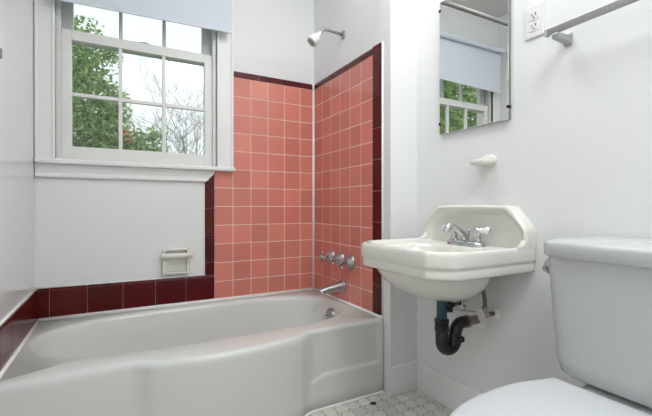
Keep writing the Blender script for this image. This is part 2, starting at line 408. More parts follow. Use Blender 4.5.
# ------------------------------------------------------------------ bathtub
X0, X1, YBK, ZR = WL+0.002, -0.002, -0.002, 0.357
def bow(x):
    d = abs(x + 0.735) + (0.028 if x > -0.735 else 0)*smooth((x+0.735)/0.2)
    outer = -0.762
    inner = -0.787 - 0.046*max(0.0, 1-(min(d, 0.34)/0.34)**2)
    return inner + (outer-inner)*smooth((d-0.295)/0.08)
def panel(x, z):
    d = abs(x + 0.735); e = min(x-X0, X1-x)
    kx = smooth((d-0.315)/0.035)*smooth((e-0.018)/0.020) if x > -0.7 else 0.0
    low = 0.146 - 0.03*smooth((0.41-d)/0.09)
    kz = smooth((z-low)/0.014)*smooth((0.352-z)/0.03)
    return kx*kz
nf = 150
fx = [X0 + (X1-X0)*i/nf for i in range(nf+1)]
ns, nb = 26, 90
def outline(z, inset=0.0, toe=0.0):
    pts = [(x, bow(x) + inset + toe + 0.0065*panel(x, z), z) for x in fx]
    y1 = pts[-1][1]; y0 = pts[0][1]
    pts += [(X1, y1 + (YBK-y1)*i/ns, z) for i in range(1, ns)]
    pts += [(X1 + (X0-X1)*i/nb, YBK, z) for i in range(nb+1)]
    pts += [(X0, YBK + (y0-YBK)*i/ns, z) for i in range(1, ns)]
    return pts
CX, CY = -0.745, -0.360
def basin_r(th, a_r, a_l, b, pr, pl, q):
    dx, dy = math.cos(th), math.sin(th); a, p_ = (a_r, pr) if dx >= 0 else (a_l, pl)
    lo, hi = 0.0, 2.0
    for _ in range(40):
        r = (lo+hi)/2
        if (abs(dx*r)/a)**p_ + (abs(dy*r)/b)**q < 1: lo = r
        else: hi = r
    return lo
base_out = outline(ZR)
ths = [math.atan2(p[1]-CY, p[0]-CX) for p in base_out]
def basin(z, ar, al, b, pr=4.0, pl=3.2, q=2.3, sx=0.0, sy=0.0):
    out = []
    for th in ths:
        r = basin_r(th, ar, al, b, pr, pl, q); out.append((CX+sx+math.cos(th)*r, CY+sy+math.sin(th)*r, z))
    return out
rings = [outline(0.0), outline(0.06), outline(0.10)] + [outline(0.11+0.006*k) for k in range(11)] + [outline(0.20), outline(0.26)] + \
        [outline(0.295+0.006*k) for k in range(6)] + [outline(0.337, 0.001), outline(0.346, 0.004), outline(0.352, 0.009), outline(0.356, 0.016), outline(ZR, 0.026)]
rings += [basin(ZR, 0.705, 0.715, 0.317), basin(ZR-0.002, 0.695, 0.706, 0.307), basin(ZR-0.010, 0.687, 0.699, 0.299), basin(ZR-0.025, 0.681, 0.690, 0.293),
          basin(0.24, 0.655, 0.645, 0.280), basin(0.15, 0.590, 0.585, 0.262), basin(0.09, 0.562, 0.525, 0.240), basin(0.062, 0.525, 0.475, 0.205), basin(0.050, 0.45, 0.40, 0.15), basin(0.046, 0.2, 0.2, 0.06)]
tub = MB().loft(rings, cap0=True, cap1=True).build('bathtub', M['tub'], origin=(CX, CY, 0))
tag(tub, 'white enamelled alcove bathtub with a bowed front under the window', 'bathtub')
# overflow plate on the inner end wall and drain in the bottom
oc = Vector((-0.084, -0.370, 0.286)); oa = Vector((-1, 0, 0.16)).normalized()
ov = MB().lathe(oc, oa, [(0.039, -0.014), (0.040, 0.004), (0.037, 0.009), (0.020, 0.014), (0.004, 0.015)], 28)
ov = ov.build('overflow_plate', M['dull'], tub, auto=50)
m = MB(); m.tube([oc+oa*0.010, oc+oa*0.03+Vector((0, 0, 0.004)), oc+oa*0.042+Vector((0, 0.004, 0.010))], [0.005, 0.0055, 0.006], 10); m.build('trip_lever', M['chrome'], ov)
MB().lathe(oc+oa*0.0085+Vector((0, 0, -0.022)), oa, [(0.009, 0), (0.009, 0.004)], 14).build('overflow_slot', M['dark'], ov)
MB().lathe((-0.28, CY, 0.047), (0, 0, 1), [(0.030, 0), (0.030, 0.003), (0.018, 0.004), (0.016, 0.001)], 24).build('drain', M['chrome'], tub)

# caulk beads: corner, tub joint, painted seam round the tile
m = MB(); m.tube([(-0.009, -0.009, ZT), (-0.009, -0.009, ZCAP)], 0.0095, 10)
m.tube([(WL+0.014, -0.014, ZT+0.002), (-0.012, -0.012, ZT+0.002)], 0.0105, 8)
m.tube([(-0.011, -0.012, ZT+0.001), (-0.009, -0.760, ZT+0.001)], 0.0095, 8)
m.tube([(WL+0.015, -0.80, ZT+0.001), (WL+0.015, -0.012, ZT+0.001)], 0.008, 8)
m.tube([(x, bow(x) - 0.003, 0.003) for x in fx[::3]], 0.006, 8)
struct(m.build('trim_2', M['caulk']), 'white caulk beads in the tub and tile corners', 'trim')
m = MB()
m.tube([(WL+0.004, -0.80, 0.514), (WL+0.004, -0.004, 0.514)], 0.005, 8)
m.tube([(WL+0.004, -0.004, 0.514), (-0.706, -0.004, 0.513)], 0.004, 8)
m.tube([(-0.003, -0.750, ZT-0.01), (-0.003, -0.750, ZCAP)], 0.004, 8)
struct(m.build('trim_3', M['caulk']), 'painted seam along the edge of the maroon tile', 'trim')

# ------------------------------------------------------------------ tub fittings on the shower wall
TF = -0.008
def tap(y, z, label, ang):
    t = thing('tub_tap', (TF, y, z), label, 'tap', 'chrome cross handled taps above the tub')
    MB().lathe((TF, y, z), (-1, 0, 0), [(0.041, 0), (0.041, 0.004), (0.037, 0.010), (0.027, 0.020), (0.018, 0.030), (0.014, 0.036)], 28).build('escutcheon', M['dull'], t)
    MB().lathe((TF, y, z), (-1, 0, 0), [(0.008, 0.030), (0.008, 0.062)], 14).build('stem', M['dull'], t)
    m = MB(); hc = Vector((TF-0.066, y, z))
    m.lathe(hc+Vector((0.012, 0, 0)), (-1, 0, 0), [(0.010, 0), (0.013, 0.004), (0.013, 0.017), (0.008, 0.023), (0.002, 0.024)], 16)
    for k in range(4):
        a = ang + k*PI/2; d = Vector((0, math.cos(a), math.sin(a)))
        m.tube([hc+d*0.009, hc+d*0.023, hc+d*0.033, hc+d*0.037], [0.0055, 0.006, 0.0085, 0.003], 10)
    m.build('cross_handle', M['dull'], t)
tap(-0.250, 0.604, 'chrome cross handle tap nearest the back wall corner', 0.25)
tap(-0.360, 0.601, 'middle of the three chrome cross handle taps above the tub spout', 0.75)
tap(-0.470, 0.597, 'chrome cross handle tap nearest the maroon tile edge', 1.1)
sp = thing('tub_spout', (TF, -0.372, 0.445), 'chrome tub spout on pink tile below the three taps', 'spout')
MB().lathe((TF, -0.372, 0.445), (-1, 0, 0), [(0.040, 0), (0.040, 0.004), (0.034, 0.009), (0.028, 0.012)], 24).build('flange', M['dull'], sp)
MB().tube([(TF-0.006, -0.372, 0.445), (TF-0.02, -0.372, 0.445), (TF-0.07, -0.372, 0.438), (TF-0.112, -0.372, 0.432), (TF-0.134, -0.372, 0.426)], [0.030, 0.028, 0.022, 0.018, 0.016], 20).build('spout_body', M['dull'], sp, auto=50)
MB().lathe((TF-0.128, -0.372, 0.428), (-0.75, 0, -0.55), [(0.0165, 0), (0.0155, 0.010), (0.012, 0.011)], 18).build('spout_mouth', M['porcelain_white'], sp)
sh = thing('shower', (0, -0.376, 1.897), 'chrome shower arm with a small white shower head', 'shower head')
MB().lathe((0, -0.376, 1.897), (-1, 0, 0), [(0.026, 0), (0.025, 0.004), (0.018, 0.010), (0.010, 0.013)], 24).build('flange', M['dull'], sh)
path = [(0, -0.376, 1.897), (-0.05, -0.376, 1.900), (-0.110, -0.376, 1.903)] + [(-0.110-0.04*math.sin(a), -0.376, 1.863+0.04*math.cos(a)) for a in [0.25, 0.5, 0.75, 0.9]] + [(-0.155, -0.376, 1.872)]
MB().tube(path, 0.0088, 14).build('shower_arm', M['dull'], sh)
hb = Vector((-0.150, -0.376, 1.877)); hd = Vector((-0.66, 0, -0.75)).normalized()
MB().lathe(hb, hd, [(0.012, 0), (0.0135, 0.006), (0.0135, 0.020), (0.017, 0.026), (0.022, 0.034), (0.029, 0.048), (0.0315, 0.060), (0.032, 0.078), (0.029, 0.086), (0.022, 0.088), (0.020, 0.084)], 24).build('head', M['white_plastic'], sh, auto=50)
MB().lathe(hb+hd*0.085, hd, [(0.022, 0), (0.022, 0.002), (0.013, 0.002), (0.012, 0.004), (0.002, 0.005)], 20).build('spray_face', M['dull'], sh)

# ------------------------------------------------------------------ ceramic soap dish on the back wall
sd = thing('soap_dish', (-0.862, 0, 0.536), 'off white ceramic soap dish with grab bar, above the maroon tile', 'soap dish')
m = MB(); x0, x1, z0, z1 = -0.934, -0.792, 0.536, 0.672
m.box((x0, -0.026, z0), (x0+0.016, 0, z1)); m.box((x1-0.016, -0.026, z0), (x1, 0, z1))
m.box((x0+0.016, -0.026, z1-0.009), (x1-0.016, 0, z1)); m.box((x0+0.016, -0.003, z0+0.010), (x1-0.016, 0, z1-0.009)); m.box((x0+0.016, -0.034, z0), (x1-0.016, 0, z0+0.010))
m.build('dish', M['china'], sd, bevel=0.004, bevel_seg=3)
m = MB(); m.loft([[(x, -0.046 + 0.012*s*math.cos(a), 0.638 + 0.014*s*math.sin(a)) for a in [2*PI*k/14 for k in range(14)]] for x, s in ((-0.943, .8), (-0.938, 1), (-0.786, 1), (-0.781, .8))])
for xx in (-0.930, -0.796): m.box((xx-0.009, -0.046, 0.627), (xx+0.009, -0.020, 0.649))
m.build('grab_bar', M['china'], sd, bevel=0.003, auto=50)

# ------------------------------------------------------------------ wall hung sink
SY0, SY1, SC = -0.924, -1.430, -1.177
sk = thing('sink', (-0.05, SC, 0.55), 'white wall hung sink with octagonal backsplash, between tub and toilet', 'sink')
XF = -0.295
def chaikin(pts, n=2, rad=0.012):
    for _ in range(n):
        o = []
        for i in range(len(pts)):
            a, b = Vector(pts[i]), Vector(pts[(i+1) % len(pts)])
            d = (b-a).length; t = min(0.25, rad/d) if _ == 0 else 0.25
            o += [tuple(a+(b-a)*t), tuple(b+(a-b)*t)]
        pts = o
    return pts
octo = chaikin([(WS+0.06, SY0), (-0.228, SY0), (XF, -0.995), (XF, -1.359), (-0.228, SY1), (WS+0.06, SY1)], 2)
HW = (SY0-SY1)/2
def densify(pts, step=0.02):
    o = []
    for i in range(len(pts)):
        a, b = Vector(pts[i]), Vector(pts[(i+1) % len(pts)]); n = max(1, int((b-a).length/step))
        o += [tuple(a+(b-a)*k/n) for k in range(n)]
    return o
octo = densify(octo)
BC = Vector((-0.088, SC))
def oring(z, inset=0.0, c=Vector((-0.05, SC))):
    out = []
    for p in octo:
        x = p[0] + (inset if p[0] < c.x else (0 if p[0] > WS-0.02 else 0)); 
        dy = p[1]-SC; y = SC + dy*(1 - inset/HW)
        fx_ = min(p[0], WS-0.0005)
        t = (WS-0.0005-fx_)/(WS-XF); x = fx_ + inset*t
        out.append((min(x, WS-0.0005), y, z))
    return out
def bring(z, a, b, n=2.6, cx=BC.x):
    out = []
    for p in octo:
        th = math.atan2((p[1]-SC)/HW, (p[0]-BC.x)/0.22)
        cth, sth = math.cos(th), math.sin(th); r = (abs(cth)**n + abs(sth)**n)**(-1/n)
        out.append((cx + a*r*cth, SC + b*r*sth, z))
    return out
rings = []
# outer shell from the drain up to the rim, then over the rim into the basin
for z, a, b, cx in ((0.552, 0.028, 0.030, -0.040), (0.556, 0.060, 0.066, -0.045), (0.568, 0.100, 0.118, -0.060), (0.590, 0.135, 0.165, -0.075), (0.622, 0.160, 0.196, -0.088), (0.655, 0.176, 0.216, -0.096), (0.668, 0.180, 0.222, -0.098)):
    rings.append(bring(z, a, b, 2.4, cx=cx))
for z, i in ((0.6705, 0.022), (0.6715, 0.010), (0.675, 0.006), (0.680, 0.005), (0.697, 0.0045), (0.702, 0.0060), (0.706, 0.0050), (0.712, 0.0005), (0.718, 0.0), (0.745, 0.0), (0.756, 0.001), (0.761, 0.004), (0.763, 0.009), (0.762, 0.018), (0.755, 0.026), (0.750, 0.034)):
    rings.append(oring(z, i))
for z, a, b in ((0.748, 0.158, 0.204), (0.744, 0.152, 0.197), (0.730, 0.144, 0.188), (0.69, 0.126, 0.168), (0.645, 0.10, 0.140), (0.615, 0.07, 0.09), (0.605, 0.025, 0.03)):
    rings.append(bring(z, a, b, 2.4, cx=BC.x-0.010))
MB().loft(rings).build('basin', M['sink'], sk, auto=None)
# backsplash: octagonal plate, hollowed in front
bs0 = [(SY1+0.0004, 0.735), (SY1+0.0004, 0.826), (SC-0.178, 0.912), (SC+0.178, 0.912), (SY0-0.0004, 0.826), (SY0-0.0004, 0.735)]
bs0 = densify(chaikin(bs0, 2), 0.02)
bc = Vector((SC, 0.80))
def bsr(x, inset):
    return [(x, bc.x + (p[0]-bc.x)*(1-inset/HW), bc.y + (p[1]-bc.y)*(1-inset/0.115) if p[1] > bc.y else p[1]) for p in bs0]
m = MB().loft([bsr(WS-0.0005, 0), bsr(0.122, 0), bsr(0.113, 0.003), bsr(0.109, 0.009), bsr(0.111, 0.017), bsr(0.122, 0.025), bsr(0.138, 0.034), bsr(0.143, 0.045), bsr(0.145, 0.08)])
for y0, y1 in ((SY0-0.0005, SY0-0.022), (SY1+0.0005, SY1+0.022)):   # wings sweeping down to the rim
    pr = [(0.125, 0.735), (0.125, 0.806), (0.114, 0.792), (0.107, 0.782), (0.096, 0.772), (0.080, 0.7645), (0.06, 0.7622), (0.06, 0.735)]
    m.loft([[(x, y0, z) for x, z in pr], [(x, (y0+y1)/2, z+(0.0005 if z > .74 else 0)) for x, z in pr], [(x, y1, z-(0.003 if z > .74 else 0)) for x, z in pr]])
m.build('backsplash', M['sink'], sk, auto=45)
MB().lathe((-0.098, SC, 0.6045), (0, 0, 1), [(0.022, 0), (0.022, 0.003), (0.012, 0.004)], 20).build('drain_flange', M['chrome'], sk)
# faucet
fc = Vector((0.092, -1.177, 0.7525))
fa = MB()
def stad(z, L_, w):
    return [(fc.x + w*math.cos(a) , fc.y + (L_ if math.sin(a) > 0 else -L_) + w*math.sin(a), z) for a in [2*PI*(k+0.5)/28 for k in range(28)]]
fa.loft([stad(fc.z-0.008, 0.052, 0.027), stad(fc.z+0.007, 0.052, 0.027), stad(fc.z+0.011, 0.052, 0.024), stad(fc.z+0.015, 0.050, 0.017)])
fa = fa.build('faucet', M['chrome'], sk, auto=50)
z0 = fc.z+0.012
MB().tube([(fc.x, fc.y, z0), (fc.x-0.006, fc.y, z0+0.020), (fc.x-0.030, fc.y, z0+0.036), (fc.x-0.062, fc.y, z0+0.054), (fc.x-0.082, fc.y, z0+0.057), (fc.x-0.092, fc.y, z0+0.047), (fc.x-0.094, fc.y, z0+0.036)], [0.016, 0.014, 0.011, 0.010, 0.011, 0.012, 0.011], 16).build('spout', M['chrome'], fa, auto=50)
MB().lathe((fc.x+0.018, fc.y, z0), (0, 0, 1), [(0.003, 0), (0.003, 0.030), (0.006, 0.034), (0.006, 0.040), (0.002, 0.043)], 12).build('popup_knob', M['chrome'], fa)
for s in (1, -1):
    hy = fc.y + s*0.052
    MB().lathe((fc.x, hy, z0), (0, 0, 1), [(0.016, 0), (0.013, 0.010), (0.012, 0.030), (0.014, 0.034), (0.014, 0.046), (0.008, 0.052), (0.002, 0.054)], 18).build('handle_hub', M['chrome'], fa)
    b0 = Vector((fc.x, hy + s*0.010, z0+0.040)); hdir = Vector((0, s, 0.06)).normalized()
    lv = MB().lathe(b0, hdir, [(0.0085, 0), (0.0105, 0.004), (0.0105, 0.010), (0.009, 0.013), (0.0125, 0.026), (0.0135, 0.034), (0.012, 0.038)], 16).build('lever', M['porcelain_white'], fa)
    MB().lathe(b0+hdir*0.0375, hdir, [(0.008, 0), (0.0085, 0.003), (0.005, 0.006)], 14).build('lever_cap', M['chrome'], fa)

fl = fc - Vector((-0.05, SC, 0.55))
for o in [fa] + list(fa.children):
    for v in o.data.vertices: v.co = fl + (v.co-fl)*1.12
# waste pipe under the sink
TX, TY = -0.038, SC
dt = thing('drain_trap', (TX, TY, 0.315), 'black plastic waste trap under the sink with teal tailpiece', 'drain pipe')
MB().lathe((TX, TY, 0.551), (0, 0, -1), [(0.028, 0), (0.028, 0.008), (0.021, 0.014), (0.0195, 0.016), (0.0195, 0.095)], 20).build('tailpiece', M['teal'], dt, auto=50)
m = MB(); m.lathe((TX, TY, 0.470), (0, 0, -1), [(0.023, 0), (0.028, 0.002), (0.028, 0.016), (0.023, 0.019), (0.027, 0.024), (0.028, 0.046), (0.024, 0.049)], 14, smooth=False); m.build('slip_nut', M['black'], dt)
R = 0.029
path = [(TX, TY, 0.43), (TX, TY, 0.385)] + [(TX+R-R*math.cos(a), TY-0.004*a, 0.378-R*math.sin(a)) for a in [PI*k/12 for k in range(13)]] + [(TX+2*R, TY-0.013, 0.385)]
MB().tube(path, 0.0245, 18).build('trap_bend', M['black'], dt)
m = MB(); m.lathe((TX+2*R, TY-0.013, 0.376), (0, 0, 1), [(0.025, 0), (0.029, 0.002), (0.029, 0.020), (0.024, 0.022)], 14, smooth=False); m.lathe((TX+2*R+0.02, TY-0.030, 0.376), (0, 0, 1), [(0.008, 0), (0.010, 0.004), (0.010, 0.016), (0.006, 0.02)], 10); m.build('union_nut', M['black'], dt)
path = [(TX+2*R, TY-0.013, 0.388), (TX+2*R, TY-0.013, 0.400)] + [(TX+2*R+0.042-0.042*math.cos(a), TY-0.014+0.004*a, 0.400+0.042*math.sin(a)) for a in [PI/2*k/8 for k in range(9)]] + [(TX+2*R+0.068, TY-0.006, 0.442)]
MB().tube(path, 0.0240, 18).build('trap_elbow', M['black'], dt)
m = MB(); xx = TX+2*R+0.063; m.lathe((xx, TY-0.006, 0.441), (1, 0, 0), [(0.021, 0), (0.026, 0.002), (0.026, 0.018), (0.019, 0.020), (0.018, 0.076)], 8, smooth=False); m.build('wall_tube', M['pink_metal'], dt)
MB().lathe((WS-0.012, TY-0.006, 0.441), (1, 0, 0), [(0.019, 0), (0.036, 0.003), (0.042, 0.008), (0.043, 0.012)], 28).build('escutcheon', M['caulk'], dt)
MB().tube([(TX+0.020, TY-0.012, 0.512), (TX+0.06, TY-0.02, 0.500), (TX+0.14, TY-0.04, 0.488)], 0.0022, 6).build('popup_rod', M['dull'], dt)
m = MB(); m.lathe((TX+0.015, TY-0.008, 0.507), (0.9, -0.4, 0), [(0.010, 0), (0.010, 0.012), (0.014, 0.013), (0.014, 0.022)], 12); m.build('popup_nut', M['black'], dt, auto=40)

def stop_valve(y, z, label, hose_pts, valve_mat, esc, hand, er=1.0):
    t = thing('supply_valve', (WS, y, z), label, 'valve')
    MB().lathe((WS, y, z), (-1, 0, 0), [(0.026*er, 0), (0.024*er, 0.005), (0.012, 0.010)], 22).build('escutcheon', esc, t)
    MB().lathe((WS-0.006, y, z), (-1, 0, 0), [(0.0085, 0), (0.0085, 0.045)], 12).build('stub_pipe', M['brass'], t)
    m = MB(); vx = WS-0.060
    m.lathe((vx+0.018, y, z), (-1, 0, 0), [(0.011, 0), (0.013, 0.002), (0.013, 0.014), (0.010, 0.016), (0.010, 0.030), (0.012, 0.032), (0.012, 0.036)], 12)
    m.lathe((vx, y, z-0.004), (0, 0, 1), [(0.009, 0), (0.009, 0.022), (0.012, 0.024), (0.012, 0.036), (0.006, 0.038)], 12)
    m.build('valve_body', valve_mat, t, auto=40)
    m = MB(); m.loft([[(vx-0.016-dx*0.7-0.45*0.030*math.sin(a)*0.6, y+0.015*math.cos(a), z+0.030*math.sin(a)) for a in [2*PI*k/16 for k in range(16)]] for dx in (0, 0.004, 0.009, 0.011)]); m.build('oval_handle', hand, t, auto=50)
    MB().tube([(vx, y, z+0.030)] + hose_pts(vx, y, z), 0.0078, 10).build('supply_hose', M['hose'], t)
stop_valve(-1.259, 0.484, 'chrome stop valve with braided hose right of the black trap', lambda x, y, z: [(x, y, z+0.06), (x-0.004, y+0.008, z+0.11), (x+0.002, y+0.012, z+0.15), (x+0.020, y+0.006, z+0.178), (x+0.028, y+0.012, z+0.215)], M['dull'], M['caulk'], M['china'])
stop_valve(-1.083, 0.483, 'dark stop valve left of the trap arm, behind the teal pipe', lambda x, y, z: [(x, y, z+0.05), (x, y-0.004, z+0.10), (x-0.004, y-0.008, z+0.16)], M['black'], M['chrome'], M['black'], 1.3)

# ------------------------------------------------------------------ things on the sink wall
mi = thing('wall_mirror', (WS, -1.1425, 1.237), 'frameless rectangular mirror above the sink', 'mirror')
m = MB(); a0, a1, zz0, zz1 = -1.327, -0.974, 1.235, 1.838
m.box((WS-0.013, a0, zz0), (WS-0.001, a1, zz1), 1)
o = (lambda x, i: [(x, a0+i, zz0+i), (x, a1-i, zz0+i), (x, a1-i, zz1-i), (x, a0+i, zz1-i)])
m.loft([o(WS-0.0131, 0.0), o(WS-0.0145, 0.0015)], cap0=False, cap1=True, mi=0, smooth=False)
m.build('mirror_plate', [M['mirror'], M['mirror_edge']], mi)
for y, z in ((a1, 1.80), (a1, 1.283), (a0, 1.283), (a0, 1.80)):
    s = 1 if y == a1 else -1
    m = MB(); m.box((WS-0.017, y-s*0.007, z-0.006), (WS-0.001, y+s*0.004, z+0.006)); m.build('mirror_clip', M['dark'], mi, bevel=0.0015)

mi.rotation_euler = (0, 0, -0.0057)
ch = thing('cup_holder', (WS, -1.235, 1.07), 'small white ceramic shelf holder on the wall between mirror and sink', 'cup holder')
m = MB(); m.loft([[(WS-dx, -1.228+0.040*s*(abs(math.cos(a))**0.7)*(1 if math.cos(a) > 0 else -1), 1.090+0.024*s*math.sin(a)) for a in [2*PI*k/24 for k in range(24)]] for dx, s in ((0, 1), (0.006, 1), (0.012, 0.85), (0.016, 0.6))])
m.build('mount', M['china'], ch)
m = MB()
def shelf(z, g):
    pts = []
    for k in range(32):
        a = 2*PI*k/32; ca, sa = math.cos(a), math.sin(a); q_ = (abs(ca)**3.2 + abs(sa)**3.2)**(-1/3.2)
        pts.append((WS-0.036 + (0.0355+g*0.9)*q_*ca, -1.226 + (0.043+g)*q_*sa, z))
    return pts
m.loft([shelf(1.071, -0.010), shelf(1.073, -0.003), shelf(1.078, 0), shelf(1.088, 0), shelf(1.091, -0.003), shelf(1.0915, -0.007), shelf(1.085, -0.013), shelf(1.083, -0.03)]); m.build('shelf', M['china'], ch)

ou = thing('electrical_outlet', (WS, -1.422, 1.508), 'white duplex electrical outlet beside the mirror', 'outlet')
m = MB(); m.box((WS-0.006, -1.458, 1.508), (WS, -1.386, 1.623)); m.build('cover_plate', M['white_plastic'], ou, bevel=0.004, bevel_seg=3)
for z in (1.546, 1.585):
    m = MB(); m.box((WS-0.0085, -1.439, z-0.0155), (WS-0.005, -1.405, z+0.0155)); r = m.build('receptacle', M['white_plastic'], ou, bevel=0.006, bevel_seg=3)
    m = MB(); x = WS-0.0085
    m.box((x-0.0006, -1.4305, z), (x+0.002, -1.4275, z+0.010)); m.box((x-0.0006, -1.4165, z), (x+0.002, -1.4140, z+0.008))
    m.lathe((x+0.002, -1.422, z-0.007), (-1, 0, 0), [(0.003, 0), (0.003, 0.0026)], 10); m.build('slots', M['dark'], r)
MB().lathe((WS-0.006, -1.422, 1.5655), (-1, 0, 0), [(0.003, 0), (0.003, 0.001)], 10).build('screw', M['dull'], ou)

def towel_bar(wall_x, sgn, xb, y0, y1, zb, label, h=0.0115, w=0.006, off=0.026, cap=M['chrome']):
    """y0: far end (towards the window), y1: near end."""
    t = thing('towel_bar', (wall_x, (y0+y1)/2, zb-0.03), label, 'towel bar')
    m = MB(); m.box((xb-w, y1, zb-h), (xb+w, y0, zb+h)); m.build('bar', M['alu'], t, bevel=0.0015)
    for y, s in ((y0, -1), (y1, 1)):
        m = MB(); m.box((xb-w-0.003, y, zb-h-0.003), (xb+w+0.003, y-s*0.008, zb+h+0.003)); m.build('end_cap', cap, t, bevel=0.002)
        br = MB(); yc = y+s*off
        br.box((wall_x-sgn*0.005, yc-0.013, zb-0.038), (wall_x-sgn*0.0002, yc+0.013, zb+0.004))
        pts = lambda r: [(r[0], yc+dy*r[1], zb+r[2]+dz*r[3]) for dy, dz in ((-1,-1),(1,-1),(1,1),(-1,1))]
        br.loft([pts((wall_x-sgn*0.004, 0.012, -0.018, 0.018)), pts((wall_x-sgn*0.018, 0.011, -0.020, 0.011)), pts((xb+sgn*0.004, 0.011, -0.020, 0.0085)), pts((xb-sgn*0.006, 0.011, -0.020, 0.0085))], smooth=False)
        br.build('bracket', M['dull'], t, bevel=0.003)
towel_bar(WS, 1, 0.095, -1.512, -2.12, 1.4735, 'square aluminium towel bar on the wall above the toilet tank', h=0.0105)
towel_bar(WL, -1, WL+0.045, -0.835, -1.40, 1.352, 'dark end of a towel bar on the glossy left wall', off=0.09, cap=M['steel_rod'])

# ------------------------------------------------------------------ toilet
TC = -1.787
to = thing('toilet', (-0.25, TC, 0), 'white two piece toilet with closed lid against the right wall', 'toilet')
def rrect(x0, x1, hw, r, z, bowf=0.0, n=8):
    pts = []
    for cx, cy, a0 in ((x1-r, hw-r, 0), (x0+r, hw-r, PI/2), (x0+r, -hw+r, PI), (x1-r, -hw+r, 1.5*PI)):
        for k in range(n+1):
            a = a0 + PI/2*k/n; pts.append([cx + r*math.cos(a), cy + r*math.sin(a), z])
    out = []
    pts2 = []
    for i in range(len(pts)):
        a, b = pts[i], pts[(i+1) % len(pts)]
        pts2.append(a)
        if abs(a[1]-b[1]) > 0.1:
            for k in range(1, 10): pts2.append([a[j] + (b[j]-a[j])*k/10 for j in range(3)])
    for x, y, z in pts2:
        if x < (x0+x1)/2: x -= bowf*(1-(y/hw)**2)
        out.append((x, TC+y, z))
    return out
xb = WS-0.012
rg = []
for z, x0, hw, r, b in ((0.427, -0.008, 0.145, 0.05, 0.012), (0.430, -0.028, 0.168, 0.055, 0.013), (0.439, -0.040, 0.178, 0.055, 0.014), (0.48, -0.046, 0.1865, 0.055, 0.015), (0.60, -0.050, 0.196, 0.055, 0.015), (0.765, -0.054, 0.206, 0.055, 0.015)):
    rg.append(rrect(x0, xb, hw, r, z, b))
MB().loft(rg).build('tank', M['toilet'], to, auto=60)
rg = []
for z, g in ((0.763, -0.004), (0.764, 0.005), (0.768, 0.0080), (0.796, 0.0085), (0.802, 0.007), (0.806, 0.003), (0.8085, -0.004), (0.813, -0.025), (0.817, -0.055), (0.8185, -0.085)):
    gx = max(g, -0.09)
    rg.append(rrect(-0.056-gx, xb+min(g*0.12+0.004, 0.005), 0.208+g, 0.060, z, 0.016 if g > -0.03 else 0.008))
MB().loft(rg).build('tank_lid', M['toilet'], to, auto=60)
m = MB(); lc = Vector((0.022, TC+0.202, 0.724))
m.lathe(lc, (0, 1, 0), [(0.014, 0), (0.014, 0.006), (0.026, 0.008), (0.028, 0.013), (0.025, 0.024), (0.015, 0.033), (0.001, 0.037)], 20)
m.tube([lc+Vector((0.0, 0.016, -0.002)), lc+Vector((-0.012, 0.018, -0.003)), lc+Vector((-0.034, 0.018, -0.006))], [0.009, 0.008, 0.008], 12)
m.build('flush_lever', M['dull'], to, auto=50)
def egg(z, g=0.0, xback=-0.062, hw=0.198, cx=-0.27, front=0.315, nb_=10):
    pts = []; H = hw+g
    for k in range(41):
        a = -PI/2 + PI*k/40
        r = (abs(math.cos(a))**2.25 + abs(math.sin(a))**2.25)**(-1/2.25)
        pts.append((cx - (front+g)*r*math.cos(a), TC + H*r*math.sin(a), z))
    # straight tapering sides back to the hinge line
    hb = 0.163+g
    side = [(cx + (xback+g-cx)*t, TC + H - (H-hb)*smooth(t)**1.0 * t, z) for t in (0.2, 0.4, 0.6, 0.8, 0.93, 1.0)]
    pts += side
    pts += [(xback+g, TC + hb - 2*hb*k/nb_, z) for k in range(1, nb_)]
    pts += [(x, 2*TC-y, z) for x, y, z in side[::-1]]
    return pts
def shell(name, levels, mat):
    return MB().loft([egg(z, g) for z, g in levels]).build(name, mat, to, auto=50)
shell('seat_lid', [(0.403, -0.006), (0.404, 0.0), (0.419, 0.0), (0.425, -0.004), (0.428, -0.012), (0.4295, -0.024), (0.4305, -0.05), (0.432, -0.09)], M['seat'])
shell('seat', [(0.388, -0.008), (0.389, -0.003), (0.399, -0.003), (0.4025, -0.009)], M['seat'])
for s in (1, -1):
    m = MB(); m.box((-0.075, TC+s*0.055, 0.386), (-0.048, TC+s*0.105, 0.414)); m.build('hinge', M['seat'], to, bevel=0.004)
m = MB()
m.loft([egg(0.388, -0.012), egg(0.380, -0.006), egg(0.355, -0.010), egg(0.325, -0.025)] +
       [[(x*0.0 + (-0.25 + (x+0.25)*s), TC + (y-TC)*s2, z) for x, y, _ in egg(0, -0.03)] for z, s, s2 in ((0.27, 0.86, 0.80), (0.20, 0.72, 0.64), (0.12, 0.66, 0.58), (0.05, 0.68, 0.60), (0.015, 0.72, 0.64), (0.0, 0.72, 0.64))])
dk = []
for z, hw, x1 in ((0.26, 0.09, 0.10), (0.34, 0.10, 0.125), (0.395, 0.105, 0.135), (0.405, 0.105, 0.135), (0.4265, 0.095, 0.12)): dk.append(rrect(-0.14 if z < .4 else (-0.10 if z < .41 else -0.02), x1, hw, 0.03, z))
m.loft(dk)
m.build('bowl', M['toilet'], to, auto=60)

